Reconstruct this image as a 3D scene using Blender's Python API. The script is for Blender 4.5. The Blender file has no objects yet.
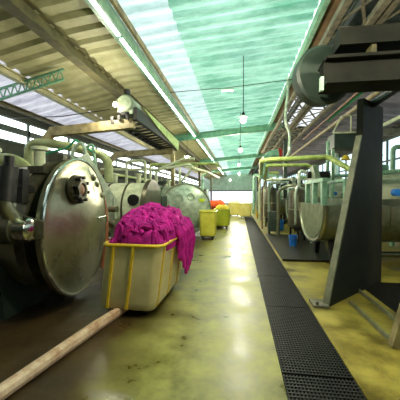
import bpy, math, random
from mathutils import Vector, Matrix, noise
R = math.radians
PI = math.pi
random.seed(7)
C = bpy.context.scene.collection
sc = bpy.context.scene

# ------------------------------------------------------------------ camera, world, exposure
cam_d = bpy.data.cameras.new('camera')
cam_d.sensor_width = 36.0
cam_d.lens = 280 / 400 * 36.0
cam_d.clip_start = 0.05
cam_d.clip_end = 300
cam = bpy.data.objects.new('camera', cam_d)
C.objects.link(cam)
cam.location = (0, 0, 1.55)
YAW = math.atan(39 / 280)
cam.rotation_euler = (R(90) - math.atan(5 / 280), 0, YAW)
sc.camera = cam

w = bpy.data.worlds.new('overcast_sky')
sc.world = w
w.use_nodes = True
bg = w.node_tree.nodes['Background']
bg.inputs[0].default_value = (0.90, 0.96, 1.0, 1)
bg.inputs[1].default_value = 2.0

sc.view_settings.view_transform = 'Standard'
sc.view_settings.look = 'None'
sc.view_settings.exposure = 0.0
sc.view_settings.gamma = 1.0
sc.view_settings.use_curve_mapping = False

sun_d = bpy.data.lights.new('sun', 'SUN')
sun_d.energy = 3.2
sun_d.angle = R(6)
sun_d.color = (1.0, 0.97, 0.92)
sun = bpy.data.objects.new('sun', sun_d)
C.objects.link(sun)
sun.rotation_euler = (R(58), 0, R(12))

BULB_W = 260.0      # watts of each hanging lamp
TUBE_E = 9.0        # emission of the fluorescent strips
PANE_E = 5.0        # daylit panes


# ------------------------------------------------------------------ materials
def lin(c):
    r = []
    for v in c[:3]:
        v = v / 255.0
        r.append(v / 12.92 if v <= 0.04045 else ((v + 0.055) / 1.055) ** 2.4)
    return (r[0], r[1], r[2], 1.0)


def mat(name, c1, c2=None, rough=0.6, metal=0.0, scale=3.0, bump=0.0, bscale=40.0, lo=0.35, hi=0.65, rough2=None,
        stretch=(1, 1, 1), spec=0.5):
    m = bpy.data.materials.new(name)
    m.use_nodes = True
    nt = m.node_tree
    b = nt.nodes['Principled BSDF']
    b.inputs['Roughness'].default_value = rough
    b.inputs['Metallic'].default_value = metal
    b.inputs['Specular IOR Level'].default_value = spec
    b.inputs['Base Color'].default_value = lin(c1)
    if c2 is not None or bump:
        tc = nt.nodes.new('ShaderNodeTexCoord')
        mp = nt.nodes.new('ShaderNodeMapping')
        mp.inputs['Scale'].default_value = stretch
        nt.links.new(tc.outputs['Object'], mp.inputs[0])
    if c2 is not None:
        n = nt.nodes.new('ShaderNodeTexNoise')
        n.inputs['Scale'].default_value = scale
        n.inputs['Detail'].default_value = 7
        n.inputs['Roughness'].default_value = 0.65
        nt.links.new(mp.outputs[0], n.inputs['Vector'])
        r = nt.nodes.new('ShaderNodeValToRGB')
        r.color_ramp.elements[0].position = lo
        r.color_ramp.elements[0].color = lin(c1)
        r.color_ramp.elements[1].position = hi
        r.color_ramp.elements[1].color = lin(c2)
        nt.links.new(n.outputs['Fac'], r.inputs[0])
        nt.links.new(r.outputs[0], b.inputs['Base Color'])
        if rough2 is not None:
            mr = nt.nodes.new('ShaderNodeMapRange')
            mr.inputs['From Min'].default_value = lo
            mr.inputs['From Max'].default_value = hi
            mr.inputs['To Min'].default_value = rough
            mr.inputs['To Max'].default_value = rough2
            nt.links.new(n.outputs['Fac'], mr.inputs[0])
            nt.links.new(mr.outputs[0], b.inputs['Roughness'])
    if bump:
        n2 = nt.nodes.new('ShaderNodeTexNoise')
        n2.inputs['Scale'].default_value = bscale
        n2.inputs['Detail'].default_value = 4
        nt.links.new(mp.outputs[0], n2.inputs['Vector'])
        bp = nt.nodes.new('ShaderNodeBump')
        bp.inputs['Strength'].default_value = bump
        bp.inputs['Distance'].default_value = 0.02
        nt.links.new(n2.outputs['Fac'], bp.inputs['Height'])
        nt.links.new(bp.outputs[0], b.inputs['Normal'])
    return m


def emis(name, col, strength):
    m = bpy.data.materials.new(name)
    m.use_nodes = True
    b = m.node_tree.nodes['Principled BSDF']
    b.inputs['Base Color'].default_value = lin(col)
    b.inputs['Emission Color'].default_value = lin(col)
    b.inputs['Emission Strength'].default_value = strength
    return m


def sheet(name, col, col2, trans, scale=1.2):
    """fibreglass roofing sheet: lets the sky glow through"""
    m = bpy.data.materials.new(name)
    m.use_nodes = True
    nt = m.node_tree
    nt.nodes.clear()
    out = nt.nodes.new('ShaderNodeOutputMaterial')
    mix = nt.nodes.new('ShaderNodeMixShader')
    d = nt.nodes.new('ShaderNodeBsdfDiffuse')
    t = nt.nodes.new('ShaderNodeBsdfTranslucent')
    n = nt.nodes.new('ShaderNodeTexNoise')
    tc = nt.nodes.new('ShaderNodeTexCoord')
    mp = nt.nodes.new('ShaderNodeMapping')
    mp.inputs['Scale'].default_value = (0.6, 2.5, 1)
    n.inputs['Scale'].default_value = scale
    n.inputs['Detail'].default_value = 8
    n.inputs['Roughness'].default_value = 0.7
    r = nt.nodes.new('ShaderNodeValToRGB')
    r.color_ramp.elements[0].position = 0.34
    r.color_ramp.elements[0].color = lin(col2)
    r.color_ramp.elements[1].position = 0.6
    r.color_ramp.elements[1].color = lin(col)
    L = nt.links.new
    L(tc.outputs['Object'], mp.inputs[0]); L(mp.outputs[0], n.inputs['Vector'])
    L(n.outputs['Fac'], r.inputs[0])
    L(r.outputs[0], d.inputs[0]); L(r.outputs[0], t.inputs[0])
    mix.inputs[0].default_value = trans
    L(d.outputs[0], mix.inputs[1]); L(t.outputs[0], mix.inputs[2])
    L(mix.outputs[0], out.inputs[0])
    return m


M = {}
M['aisle'] = mat('aisle_concrete', (98, 94, 36), (156, 152, 74), rough=0.26, rough2=0.55, scale=2.6, bump=0.15, bscale=7, lo=0.34, hi=0.62)


def brown_left(m):
    """darker brown concrete under the vessels, with a ragged edge along the aisle"""
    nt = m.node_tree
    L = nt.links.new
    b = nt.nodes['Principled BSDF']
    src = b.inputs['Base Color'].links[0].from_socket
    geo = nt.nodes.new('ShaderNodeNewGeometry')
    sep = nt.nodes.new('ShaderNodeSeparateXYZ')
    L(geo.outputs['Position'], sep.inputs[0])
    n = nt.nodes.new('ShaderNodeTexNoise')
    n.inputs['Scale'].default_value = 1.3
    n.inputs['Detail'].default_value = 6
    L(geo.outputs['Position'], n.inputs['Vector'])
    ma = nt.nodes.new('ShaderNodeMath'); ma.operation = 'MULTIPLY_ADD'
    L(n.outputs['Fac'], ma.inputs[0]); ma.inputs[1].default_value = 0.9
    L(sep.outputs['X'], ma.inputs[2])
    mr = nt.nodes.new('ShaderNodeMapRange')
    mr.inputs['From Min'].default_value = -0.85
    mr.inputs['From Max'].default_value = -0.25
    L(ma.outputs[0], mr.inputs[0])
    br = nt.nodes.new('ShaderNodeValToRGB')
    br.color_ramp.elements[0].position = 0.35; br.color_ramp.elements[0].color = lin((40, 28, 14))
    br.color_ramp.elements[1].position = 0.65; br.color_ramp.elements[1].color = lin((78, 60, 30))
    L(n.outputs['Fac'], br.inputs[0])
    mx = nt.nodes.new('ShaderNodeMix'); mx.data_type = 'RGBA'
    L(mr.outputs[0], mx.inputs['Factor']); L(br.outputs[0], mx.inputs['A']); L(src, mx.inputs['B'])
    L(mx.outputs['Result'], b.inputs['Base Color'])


brown_left(M['aisle'])
M['floor_r'] = mat('ochre_concrete', (92, 80, 28), (164, 148, 60), rough=0.3, rough2=0.6, scale=2.2, bump=0.15, bscale=14, lo=0.36, hi=0.6)
M['floor_l'] = mat('dark_brown_concrete', (44, 32, 16), (84, 66, 34), rough=0.2, rough2=0.5, scale=2.0, bump=0.15, bscale=12)
M['channel'] = mat('channel_black', (14, 14, 12), (24, 22, 18), rough=0.5)
M['grate'] = mat('black_grating', (16, 16, 15), (32, 30, 26), rough=0.5, metal=0.2, scale=6)
M['plate'] = mat('dark_floor_patch', (26, 24, 18), (48, 44, 30), rough=0.4, metal=0.2, scale=4)
M['steel'] = mat('mottled_steel', (136, 134, 108), (176, 174, 148), rough=0.26, rough2=0.36, metal=0.9, scale=3, bump=0.2, bscale=16, lo=0.3, hi=0.7)
M['steel_d'] = mat('dull_steel', (70, 66, 50), (104, 100, 80), rough=0.38, metal=0.7, scale=5, bump=0.1)
M['beam_dark'] = mat('black_green_beam', (22, 24, 19), (38, 38, 30), rough=0.7, scale=3, spec=0.2)
M['pipe_cg'] = mat('creamy_green_pipe', (132, 138, 88), (172, 178, 124), rough=0.45, scale=4)
M['steel_g'] = mat('grey_green_steel', (104, 112, 92), (150, 156, 132), rough=0.36, metal=0.45, scale=4, bump=0.1)
M['chrome'] = mat('bright_steel', (200, 200, 190), rough=0.15, metal=1.0)
M['black'] = mat('black_iron', (16, 16, 15), (38, 36, 32), rough=0.5, metal=0.3, scale=8)
M['rust'] = mat('rusty_hub', (90, 54, 36), (150, 116, 92), rough=0.6, scale=12)
M['cream'] = mat('cream_green_paint', (150, 156, 116), (212, 214, 180), rough=0.4, scale=4, lo=0.25, hi=0.6)
M['mint'] = mat('mint_paint', (96, 140, 112), (156, 196, 164), rough=0.4, scale=4)
M['pale'] = mat('pale_steel_door', (140, 158, 134), (206, 218, 196), rough=0.3, metal=0.3, scale=5)
M['lime'] = mat('lime_pipe_paint', (132, 152, 70), (188, 204, 120), rough=0.4, scale=5)
M['olive'] = mat('olive_painted_steel', (66, 62, 36), (104, 98, 60), rough=0.55, scale=3)
M['tan'] = mat('tan_tube_paint', (104, 92, 58), (160, 146, 104), rough=0.55, scale=4)
M['gantry'] = mat('dark_green_grey_steel', (40, 40, 30), (54, 54, 42), rough=0.7, scale=2, spec=0.25)
M['gantry_e'] = mat('worn_edge', (96, 98, 76), (132, 132, 104), rough=0.5, scale=6)
M['dgreen'] = mat('dark_green_paint', (34, 46, 38), (58, 72, 60), rough=0.5, scale=3)
M['green'] = mat('bright_green_pipe', (30, 132, 86), (50, 170, 112), rough=0.4, scale=4)
M['beamgreen'] = mat('green_girder', (84, 140, 112), (120, 172, 140), rough=0.5, scale=3)
M['brown'] = mat('brown_boarding', (96, 74, 46), (132, 106, 70), rough=0.7, scale=3)
M['dust'] = mat('dusty_truss', (84, 80, 66), (136, 128, 106), rough=0.7, scale=5)
M['roof_olive'] = mat('olive_sheet', (156, 154, 112), (182, 178, 140), rough=0.6, scale=2)
M['roof_dark'] = mat('dark_sheet', (44, 52, 44), (70, 76, 64), rough=0.7, scale=1)
M['roof_mauve'] = mat('mauve_sheet', (112, 104, 108), (150, 140, 144), rough=0.7, scale=1)
M['sheet_green'] = sheet('green_fibreglass', (172, 216, 196), (100, 162, 134), 0.62)
M['sheet_white'] = sheet('white_fibreglass', (206, 204, 210), (160, 158, 170), 0.6, 2)
M['sheet_pale'] = sheet('pale_mint_fibreglass', (214, 230, 230), (160, 196, 188), 0.62)
M['sheet_clear'] = sheet('clear_fibreglass', (238, 240, 244), (206, 208, 214), 0.85, 2)
M['wall'] = mat('dark_green_wall', (38, 44, 34), (60, 66, 50), rough=0.8, scale=1.5)
M['wall_pale'] = mat('pale_green_wall', (160, 190, 170), (200, 220, 204), rough=0.8, scale=1.5)
M['pane'] = emis('daylit_pane', (232, 246, 244), PANE_E)
M['pane_r'] = emis('daylit_pane_blue', (206, 232, 244), PANE_E * 0.28)
M['opening'] = emis('daylight_beyond', (226, 228, 250), PANE_E * 0.22)
M['tube'] = emis('lit_tube', (226, 255, 240), TUBE_E)
M['bulb'] = emis('lit_bulb', (255, 246, 214), 40.0)
M['flood'] = emis('lit_flood', (255, 244, 206), 25.0)
M['tub'] = mat('stained_plastic_tub', (184, 170, 122), (208, 196, 150), rough=0.45, scale=2.5, bump=0.05)
M['tub_y'] = mat('yellow_plastic_tub', (206, 196, 60), (228, 220, 96), rough=0.4, scale=2.5)
M['tub_g'] = mat('yellow_green_tub', (168, 172, 30), (196, 200, 60), rough=0.4, scale=2.5)
M['tub_c'] = mat('cream_yellow_tub', (224, 204, 104), (238, 224, 140), rough=0.4, scale=2.5)
M['yellow'] = mat('yellow_strip', (196, 160, 24), (222, 190, 50), rough=0.45, scale=6)
M['magenta'] = mat('magenta_cloth', (116, 8, 88), (206, 36, 150), rough=0.75, scale=7, bump=0.5, bscale=60, lo=0.3, hi=0.7, spec=0.2)
M['orange'] = mat('orange_cloth', (222, 70, 16), (240, 100, 30), rough=0.8, scale=8)
M['yellowcloth'] = mat('yellow_cloth', (220, 190, 20), (240, 216, 60), rough=0.8, scale=8)
M['creamcloth'] = mat('cream_cloth', (224, 214, 168), (240, 232, 200), rough=0.8, scale=8)
M['hose'] = mat('orange_hose', (150, 84, 50), (184, 116, 80), rough=0.5, scale=8)
M['pinkhose'] = mat('pinkish_board', (168, 128, 96), (216, 190, 160), rough=0.5, scale=9)
M['blue'] = mat('blue_plastic', (20, 96, 190), (40, 130, 216), rough=0.4, scale=4)
M['red'] = mat('red_plastic', (150, 24, 16), (184, 40, 24), rough=0.45, scale=4)
M['pink'] = mat('pink_rag', (224, 80, 120), (236, 120, 150), rough=0.7, scale=8)
M['hiyellow'] = mat('signal_yellow', (214, 232, 20), rough=0.4)
M['motor'] = mat('grey_green_motor', (92, 104, 84), (140, 150, 124), rough=0.5, scale=6)


# ------------------------------------------------------------------ mesh builder
ORI = {}


def basis(d):
    d = Vector(d).normalized()
    up = Vector((0, 0, 1)) if abs(d.z) < 0.95 else Vector((1, 0, 0))
    u = d.cross(up).normalized()
    v = u.cross(d).normalized()
    return u, v, d


class MB:
    def __init__(s):
        s.v = []
        s.f = []

    def add(s, vs, fs):
        o = len(s.v)
        s.v += [Vector(q) for q in vs]
        s.f += [tuple(i + o for i in f) for f in fs]
        return s

    def box(s, x0, x1, y0, y1, z0, z1):
        vs = [(x, y, z) for z in (z0, z1) for y in (y0, y1) for x in (x0, x1)]
        return s.add(vs, [(0, 2, 3, 1), (4, 5, 7, 6), (0, 1, 5, 4), (2, 6, 7, 3), (0, 4, 6, 2), (1, 3, 7, 5)])

    def bar(s, p0, p1, wd, ht):
        """rectangular bar along p0-p1, wd sideways, ht up"""
        p0, p1 = Vector(p0), Vector(p1)
        u, v, d = basis(p1 - p0)
        vs = []
        for p in (p0, p1):
            for a, b in ((-1, -1), (1, -1), (1, 1), (-1, 1)):
                vs.append(p + u * a * wd / 2 + v * b * ht / 2)
        return s.add(vs, [(0, 1, 2, 3), (7, 6, 5, 4), (0, 4, 5, 1), (1, 5, 6, 2), (2, 6, 7, 3), (3, 7, 4, 0)])

    def ibeam(s, p0, p1, wd, ht, t=0.03):
        p0, p1 = Vector(p0), Vector(p1)
        u, v, d = basis(p1 - p0)
        up = v * (ht / 2 - t / 2)
        s.bar(p0 + up, p1 + up, wd, t)
        s.bar(p0 - up, p1 - up, wd, t)
        return s.bar(p0, p1, t, ht - 2 * t)

    def lathe(s, o, d, prof, seg=32, a0=0, a1=2 * PI):
        """prof: list of (along, radius)"""
        o = Vector(o)
        u, v, d = basis(d)
        full = abs(a1 - a0 - 2 * PI) < 1e-6
        n = seg if full else seg + 1
        vs = []
        for (t, r) in prof:
            for k in range(n):
                a = a0 + (a1 - a0) * k / seg
                vs.append(o + d * t + u * (r * math.cos(a)) + v * (r * math.sin(a)))
        fs = []
        for i in range(len(prof) - 1):
            for k in range(n if full else n - 1):
                k2 = (k + 1) % n
                fs.append((i * n + k, i * n + k2, (i + 1) * n + k2, (i + 1) * n + k))
        if full:
            if prof[0][1] > 1e-5: fs.append(tuple(range(n - 1, -1, -1)))
            if prof[-1][1] > 1e-5: fs.append(tuple((len(prof) - 1) * n + k for k in range(n)))
        return s.add(vs, fs)

    def cyl(s, p0, p1, r0, r1=None, seg=16):
        p0, p1 = Vector(p0), Vector(p1)
        L = (p1 - p0).length
        return s.lathe(p0, p1 - p0, [(0, r0), (L, r0 if r1 is None else r1)], seg)

    def sweep(s, pts, r, seg=10, bend=0.0, closed=False):
        pts = [Vector(p) for p in pts]
        if bend > 0 and len(pts) > 2:
            q = [pts[0]]
            for i in range(1, len(pts) - 1):
                a, b, c = pts[i - 1], pts[i], pts[i + 1]
                l = min(bend, (a - b).length * 0.48, (c - b).length * 0.48)
                e0 = b + (a - b).normalized() * l
                e1 = b + (c - b).normalized() * l
                for k in range(7):
                    t = k / 6
                    q.append(e0 * (1 - t) ** 2 + b * 2 * t * (1 - t) + e1 * t * t)
            q.append(pts[-1])
            pts = q
        n = len(pts)
        vs = []
        u = None
        for i in range(n):
            if closed: d = pts[(i + 1) % n] - pts[i - 1]
            elif i == 0: d = pts[1] - pts[0]
            elif i == n - 1: d = pts[-1] - pts[-2]
            else: d = pts[i + 1] - pts[i - 1]
            d.normalize()
            if u is None: u, v, _ = basis(d)
            else:
                u = (u - d * u.dot(d)).normalized()
                v = u.cross(d)
            rr = r[min(len(r) - 1, round(i * (len(r) - 1) / (n - 1)))] if isinstance(r, (list, tuple)) else r
            for k in range(seg):
                a = 2 * PI * k / seg
                vs.append(pts[i] + u * rr * math.cos(a) + v * rr * math.sin(a))
        fs = []
        for i in range(n if closed else n - 1):
            j = (i + 1) % n
            for k in range(seg):
                k2 = (k + 1) % seg
                fs.append((i * seg + k, i * seg + k2, j * seg + k2, j * seg + k))
        if not closed:
            fs.append(tuple(range(seg - 1, -1, -1)))
            fs.append(tuple((n - 1) * seg + k for k in range(seg)))
        return s.add(vs, fs)

    def prism(s, poly, vec):
        n = len(poly)
        poly = [Vector(p) for p in poly]
        vec = Vector(vec)
        vs = poly + [p + vec for p in poly]
        fs = [tuple(range(n - 1, -1, -1)), tuple(range(n, 2 * n))]
        for i in range(n):
            j = (i + 1) % n
            fs.append((i, j, n + j, n + i))
        return s.add(vs, fs)

    def loft(s, rings, cap0=True, cap1=True):
        n = len(rings[0])
        vs = [p for r in rings for p in r]
        fs = []
        for i in range(len(rings) - 1):
            for k in range(n):
                k2 = (k + 1) % n
                fs.append((i * n + k, i * n + k2, (i + 1) * n + k2, (i + 1) * n + k))
        if cap0: fs.append(tuple(range(n - 1, -1, -1)))
        if cap1: fs.append(tuple((len(rings) - 1) * n + k for k in range(n)))
        return s.add(vs, fs)

    def build(s, name, material, parent=None, smooth=True, label=None, kind=None, bevel=0.0):
        if parent is not None:
            org = ORI[parent.name]
        else:
            lo = Vector([min(q[i] for q in s.v) for i in range(3)])
            hi = Vector([max(q[i] for q in s.v) for i in range(3)])
            org = Vector(((lo.x + hi.x) / 2, (lo.y + hi.y) / 2, lo.z))
        me = bpy.data.meshes.new(name)
        me.from_pydata([q - org for q in s.v], [], s.f)
        me.update()
        import bmesh
        bm = bmesh.new(); bm.from_mesh(me)
        bmesh.ops.recalc_face_normals(bm, faces=bm.faces)
        bm.to_mesh(me); bm.free()
        me.materials.append(material)
        if smooth:
            me.shade_smooth()
            try: me.set_sharp_from_angle(angle=R(35))
            except Exception: pass
        o = bpy.data.objects.new(name, me)
        C.objects.link(o)
        if parent is not None: o.parent = parent
        else: o.location = org
        ORI[o.name] = org
        if label: o['label'] = label
        if kind: o['kind'] = kind
        if bevel:
            b = o.modifiers.new('bevel', 'BEVEL')
            b.width = bevel; b.segments = 2; b.limit_method = 'ANGLE'
        return o


def thing(name, label, cat, loc=(0, 0, 0), group=None):
    o = bpy.data.objects.new(name, None)
    C.objects.link(o)
    o.empty_display_size = 0.2
    o.location = loc
    ORI[o.name] = Vector(loc)
    o['label'] = label; o['category'] = cat
    if group: o['group'] = group
    return o


def tag(o, label, cat, group=None, kind=None):
    o['label'] = label; o['category'] = cat
    if group: o['group'] = group
    if kind: o['kind'] = kind
    return o


def struct(mb, name, m, parent=None, smooth=False):
    return mb.build(name, m, parent, smooth, kind='structure')


def dup(root, loc, label, group=None):
    r = root.copy(); C.objects.link(r)
    r.location = loc
    r['label'] = label
    if group: r['group'] = group
    kids = {}
    for ch in list(root.children):
        c = ch.copy(); C.objects.link(c); c.parent = r
        for g in list(ch.children):
            d = g.copy(); C.objects.link(d); d.parent = c
    return r


def fold(x, f=1.0):
    return noise.noise(Vector((x * f, 3.1, 7.7)))


# ------------------------------------------------------------------ setting
YE = 55.0
Y0 = -3.0
XL, XR = -7.4, 8.6

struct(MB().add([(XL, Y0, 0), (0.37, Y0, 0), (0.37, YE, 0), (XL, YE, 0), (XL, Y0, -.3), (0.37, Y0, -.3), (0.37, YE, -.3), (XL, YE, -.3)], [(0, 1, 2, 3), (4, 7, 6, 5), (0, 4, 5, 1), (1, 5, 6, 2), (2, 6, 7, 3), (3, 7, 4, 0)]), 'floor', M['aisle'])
struct(MB().box(0.97, XR, Y0, YE, -0.3, 0), 'floor', M['floor_r'])
struct(MB().box(0.37, 0.97, Y0, YE, -0.3, -0.2), 'floor', M['channel'])


def roof_z(x):
    """height of the roof sheets above the floor across the hall"""
    if x < -3.78: return 5.15 + 0.21 * (x + 3.78)
    return 5.15 + 0.1133 * (x + 3.78)


def corrugated(x0, x1, y0, y1, zf, pitch=0.45, dep=0.08, nx=6, thick=0.006):
    mb = MB()
    ys = []
    y = y0
    while y < y1:
        ys += [(y, 0), (y + pitch * 0.18, dep), (y + pitch * 0.55, dep), (y + pitch * 0.73, 0)]
        y += pitch
    ys.append((y, 0))
    n = nx + 1
    vs = []
    for (yy, dz) in ys:
        for i in range(n):
            x = x0 + (x1 - x0) * i / nx
            vs.append((x, yy, zf(x) + dz))
    fs = []
    for j in range(len(ys) - 1):
        for i in range(nx):
            fs.append((j * n + i, j * n + i + 1, (j + 1) * n + i + 1, (j + 1) * n + i))
    return mb.add(vs, fs)


struct(corrugated(-7.33, -5.74, Y0, YE, roof_z), 'ceiling', M['sheet_white'])
struct(corrugated(-5.74, -2.66, Y0, YE, roof_z), 'ceiling', M['roof_olive'])
zr = lambda x: 5.36 + 0.085 * (x + 2.61)
struct(corrugated(-2.60, -1.45, Y0, YE, zr, pitch=0.42, dep=0.09), 'ceiling', M['sheet_pale'])
struct(corrugated(-1.45, 1.72, Y0, YE, zr, pitch=0.42, dep=0.09), 'ceiling', M['sheet_green'])
struct(MB().box(1.72, 2.25, Y0, YE, 5.62, 5.70), 'ceiling', M['brown'])
struct(corrugated(2.25, 4.4, Y0, 9.0, lambda x: 5.75), 'ceiling', M['roof_dark'])
struct(corrugated(2.25, 4.4, 9.0, 18.0, lambda x: 5.76), 'ceiling', M['sheet_clear'])
struct(corrugated(2.25, 4.4, 18.0, YE, lambda x: 5.75), 'ceiling', M['roof_dark'])
struct(corrugated(4.4, XR, Y0, YE, lambda x: 5.80 - 0.12 * (x - 4.4), pitch=0.9, dep=0.12), 'ceiling', M['roof_mauve'])

# roof members
struct(MB().ibeam((-3.95, Y0, 4.98), (-3.95, YE, 4.98), 0.26, 0.34), 'trim_1', M['olive'])
struct(MB().ibeam((-5.76, Y0, 4.62), (-5.76, YE, 4.62), 0.18, 0.18), 'trim_2', M['roof_olive'])
struct(MB().ibeam((-7.22, Y0, 4.34), (-7.22, YE, 4.34), 0.24, 0.16), 'trim_3', M['olive'])
struct(MB().bar((-2.78, Y0, 5.16), (-2.78, YE, 5.16), 0.10, 0.06).bar((-2.50, Y0, 5.12), (-2.50, YE, 5.12), 0.05, 0.28), 'trim_4', M['mint'])
struct(MB().bar((-2.36, Y0, 5.22), (-2.36, YE, 5.22), 0.07, 0.14), 'trim_5', M['tan'])
struct(MB().bar((1.74, Y0, 5.52), (1.74, YE, 5.52), 0.10, 0.22), 'trim_6', M['mint'])
struct(MB().ibeam((2.48, Y0, 5.5), (2.48, YE, 5.5), 0.12, 0.3), 'trim_7', M['dgreen'])
n = 8
for yb in (16.5, 28.0, 40.0):
    struct(MB().ibeam((-3.9, yb, 4.93), (2.5, yb, 5.48), 0.24, 0.36), 'trim_%d' % n, M['beamgreen'])
    struct(MB().bar((-3.95, yb, 4.55), (-3.95, yb, 0), 0.22, 0.22), 'trim_%d' % (n + 1), M['olive'])
    struct(MB().bar((2.6, yb, 5.3), (2.6, yb, 0), 0.2, 0.2), 'trim_%d' % (n + 2), M['dgreen'])
    n += 3

# walls and windows
struct(MB().box(XL - 0.2, XL, Y0, YE, 0, 3.30).box(XL - 0.2, XL, Y0, YE, 4.06, 4.6), 'wall_left', M['wall'])
struct(MB().box(XR, XR + 0.2, Y0, YE, 0, 2.4).box(XR, XR + 0.2, Y0, YE, 4.8, 5.9), 'wall_right', M['wall'])
struct(MB().box(XL - 0.2, XR + 0.2, YE, YE + 0.2, 5.0, 6.2).box(XL - 0.2, 3.4, YE, YE + 0.2, 2.3, 5.0).box(8.2, XR + 0.2, YE, YE + 0.2, 2.3, 5.0).box(XL - 0.2, -6, YE, YE + 0.2, 0, 2.3).box(3, XR + 0.2, YE, YE + 0.2, 0, 2.3), 'wall_back', M['wall_pale'])
struct(MB().box(XL - 0.2, XR + 0.2, Y0 - 0.2, Y0, 0, 6.2), 'wall_front', M['wall'])
wn = struct(MB().box(XL - 0.12, XL - 0.08, Y0, YE, 3.30, 4.06), 'window_1', M['pane'])
fr = MB()
fr.box(XL - 0.06, XL + 0.02, Y0, YE, 3.60, 3.80).box(XL - 0.06, XL + 0.03, Y0, YE, 3.26, 3.33).box(XL - 0.06, XL + 0.03, Y0, YE, 4.04, 4.10)
y = Y0
while y < YE:
    fr.box(XL - 0.06, XL + 0.02, y, y + 0.08, 3.30, 4.06)
    y += 2.4
struct(fr, 'window_frame', M['dgreen'], wn)
wn = struct(MB().box(XR + 0.08, XR + 0.12, Y0, YE, 2.4, 4.8), 'window_2', M['pane_r'])
fr = MB()
fr.box(XR - 0.02, XR + 0.06, Y0, YE, 3.5, 3.6).box(XR - 0.03, XR + 0.06, Y0, YE, 2.36, 2.45).box(XR - 0.03, XR + 0.06, Y0, YE, 4.74, 4.84)
y = Y0
while y < YE:
    fr.box(XR - 0.03, XR + 0.06, y, y + 0.1, 2.4, 4.8)
    y += 1.6
struct(fr, 'window_frame', M['dgreen'], wn)
dn = struct(MB().box(-6, 3, YE + 0.1, YE + 0.14, 0, 2.3), 'door_1', M['opening'])
struct(MB().box(-6.1, -5.9, YE - 0.1, YE, 0, 2.4).box(2.9, 3.1, YE - 0.1, YE, 0, 2.4).box(-6.1, 3.1, YE - 0.12, YE, 2.3, 2.5), 'door_frame', M['dgreen'], dn)
wn = struct(MB().box(3.4, 8.2, YE + 0.1, YE + 0.14, 2.3, 5.0), 'window_3', M['pane_r'])
fr = MB().box(3.4, 8.2, YE, YE + 0.08, 3.6, 3.7)
for x in (3.4, 4.6, 5.8, 7.0, 8.1):
    fr.box(x, x + 0.1, YE, YE + 0.08, 2.3, 5.0)
struct(fr, 'window_frame', M['dgreen'], wn)
# wall posts on the right wall
for k, yy in enumerate((6.0, 12.6, 19.2, 25.8)):
    struct(MB().box(XR - 0.28, XR - 0.03, yy, yy + 0.3, 0, 5.2), 'trim_%d' % n, M['wall_pale'])
    n += 1

# drain gratings, lifted out panel by panel
GP = 1.5
g = MB()
for k in range(21):
    x = 0.385 + k * (0.57 / 20)
    g.box(x - 0.006, x + 0.006, 1.0, 1.0 + GP - 0.02, -0.035, -0.004)
k = 0
while k * 0.04 < GP - 0.03:
    yy = 1.0 + k * 0.04
    g.box(0.375, 0.965, yy, yy + 0.015, -0.03, 0.0)
    k += 1
gr0 = g.build('floor_grating', M['grate'], smooth=False)
tag(gr0, 'black slotted drain grating panel in the strip along the right of the aisle', 'grating', 'drain grating panels')
for i in range(1, 14):
    c = gr0.copy(); C.objects.link(c)
    c.location = gr0.location + Vector((0, GP * i, 0))
for i in range(1, 3):
    pass

# dark flat patch on the floor before the winch machine
tag(MB().box(1.02, 2.75, 6.75, 11.2, 0.0, 0.02).box(1.02, 2.75, 6.75, 6.8, 0.0, 0.05).build('floor_patch', M['plate'], smooth=False),
    'large dark flat patch on the floor before the U-shaped machine', 'floor plate')


# ------------------------------------------------------------------ lamps
def lamp(x, y, z, ztop, label, shade=0.12, name='pendant_lamp', power=BULB_W):
    t = thing(name, label, 'lamp', (x, y, z), 'bulbs hanging over the hall')
    MB().cyl((x, y, z + 0.2), (x, y, ztop + 0.07), 0.012, seg=6).build('cable', M['black'], t)
    MB().lathe((x, y, z + 0.07), (0, 0, 1), [(0, 0.045), (0.02, 0.05), (0.10, 0.045), (0.14, 0.02)], 12).build('socket', M['black'], t)
    MB().lathe((x, y, z + 0.06), (0, 0, 1), [(0, shade), (0.012, shade), (0.06, 0.05), (0.05, 0.045), (0.005, shade - 0.01)], 20).build('lamp_shade', M['pale'], t)
    MB().lathe((x, y, z - 0.07), (0, 0, 1), [(-0.04, 0.002), (-0.02, 0.055), (0.03, 0.09), (0.09, 0.075), (0.13, 0.03)], 16).build('bulb', M['bulb'], t)
    l = bpy.data.lights.new('bulb_light', 'POINT')
    l.energy = power; l.color = (1.0, 0.93, 0.72); l.shadow_soft_size = 0.09
    lo = bpy.data.objects.new('bulb_light', l)
    C.objects.link(lo); lo.location = (0, 0, -0.24); lo.parent = t
    return t


zc = lambda x: zr(x) - 0.005
lamp(0.12, 2.7, 3.8, zc(0.1), 'bulb on a long cable overhead, closest of all to the camera')
lamp(0.12, 8.3, 3.76, zc(0.1), 'large glowing bulb on a long cable in front of the green cross girder')
lamp(0.06, 13.9, 3.76, zc(0.0), 'glowing bulb just below the green girder, second smaller in the aisle row')
lamp(0.0, 20.5, 3.76, zc(0.0), 'small bulb third in the row going down the aisle', power=BULB_W * 2)
lamp(0.0, 28.6, 3.76, zc(0.0), 'tiny bulb farthest down the aisle row', power=BULB_W * 3)
lamp(-3.02, 16.2, 3.76, roof_z(-3.0) - 0.02, 'white shaded bulb over the left machines beyond the hoist rail', shade=0.2)
lamp(-1.3, 41.0, 3.76, zc(-1.3), 'tiny added bulb left of the aisle row by the far wall', power=BULB_W * 6)  # extra bulb, added to brighten the far wall
lamp(3.2, 1.9, 3.9, 5.75, 'bulb over the floor before the right gantry, outside the aisle row', power=BULB_W * 0.8)

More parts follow.
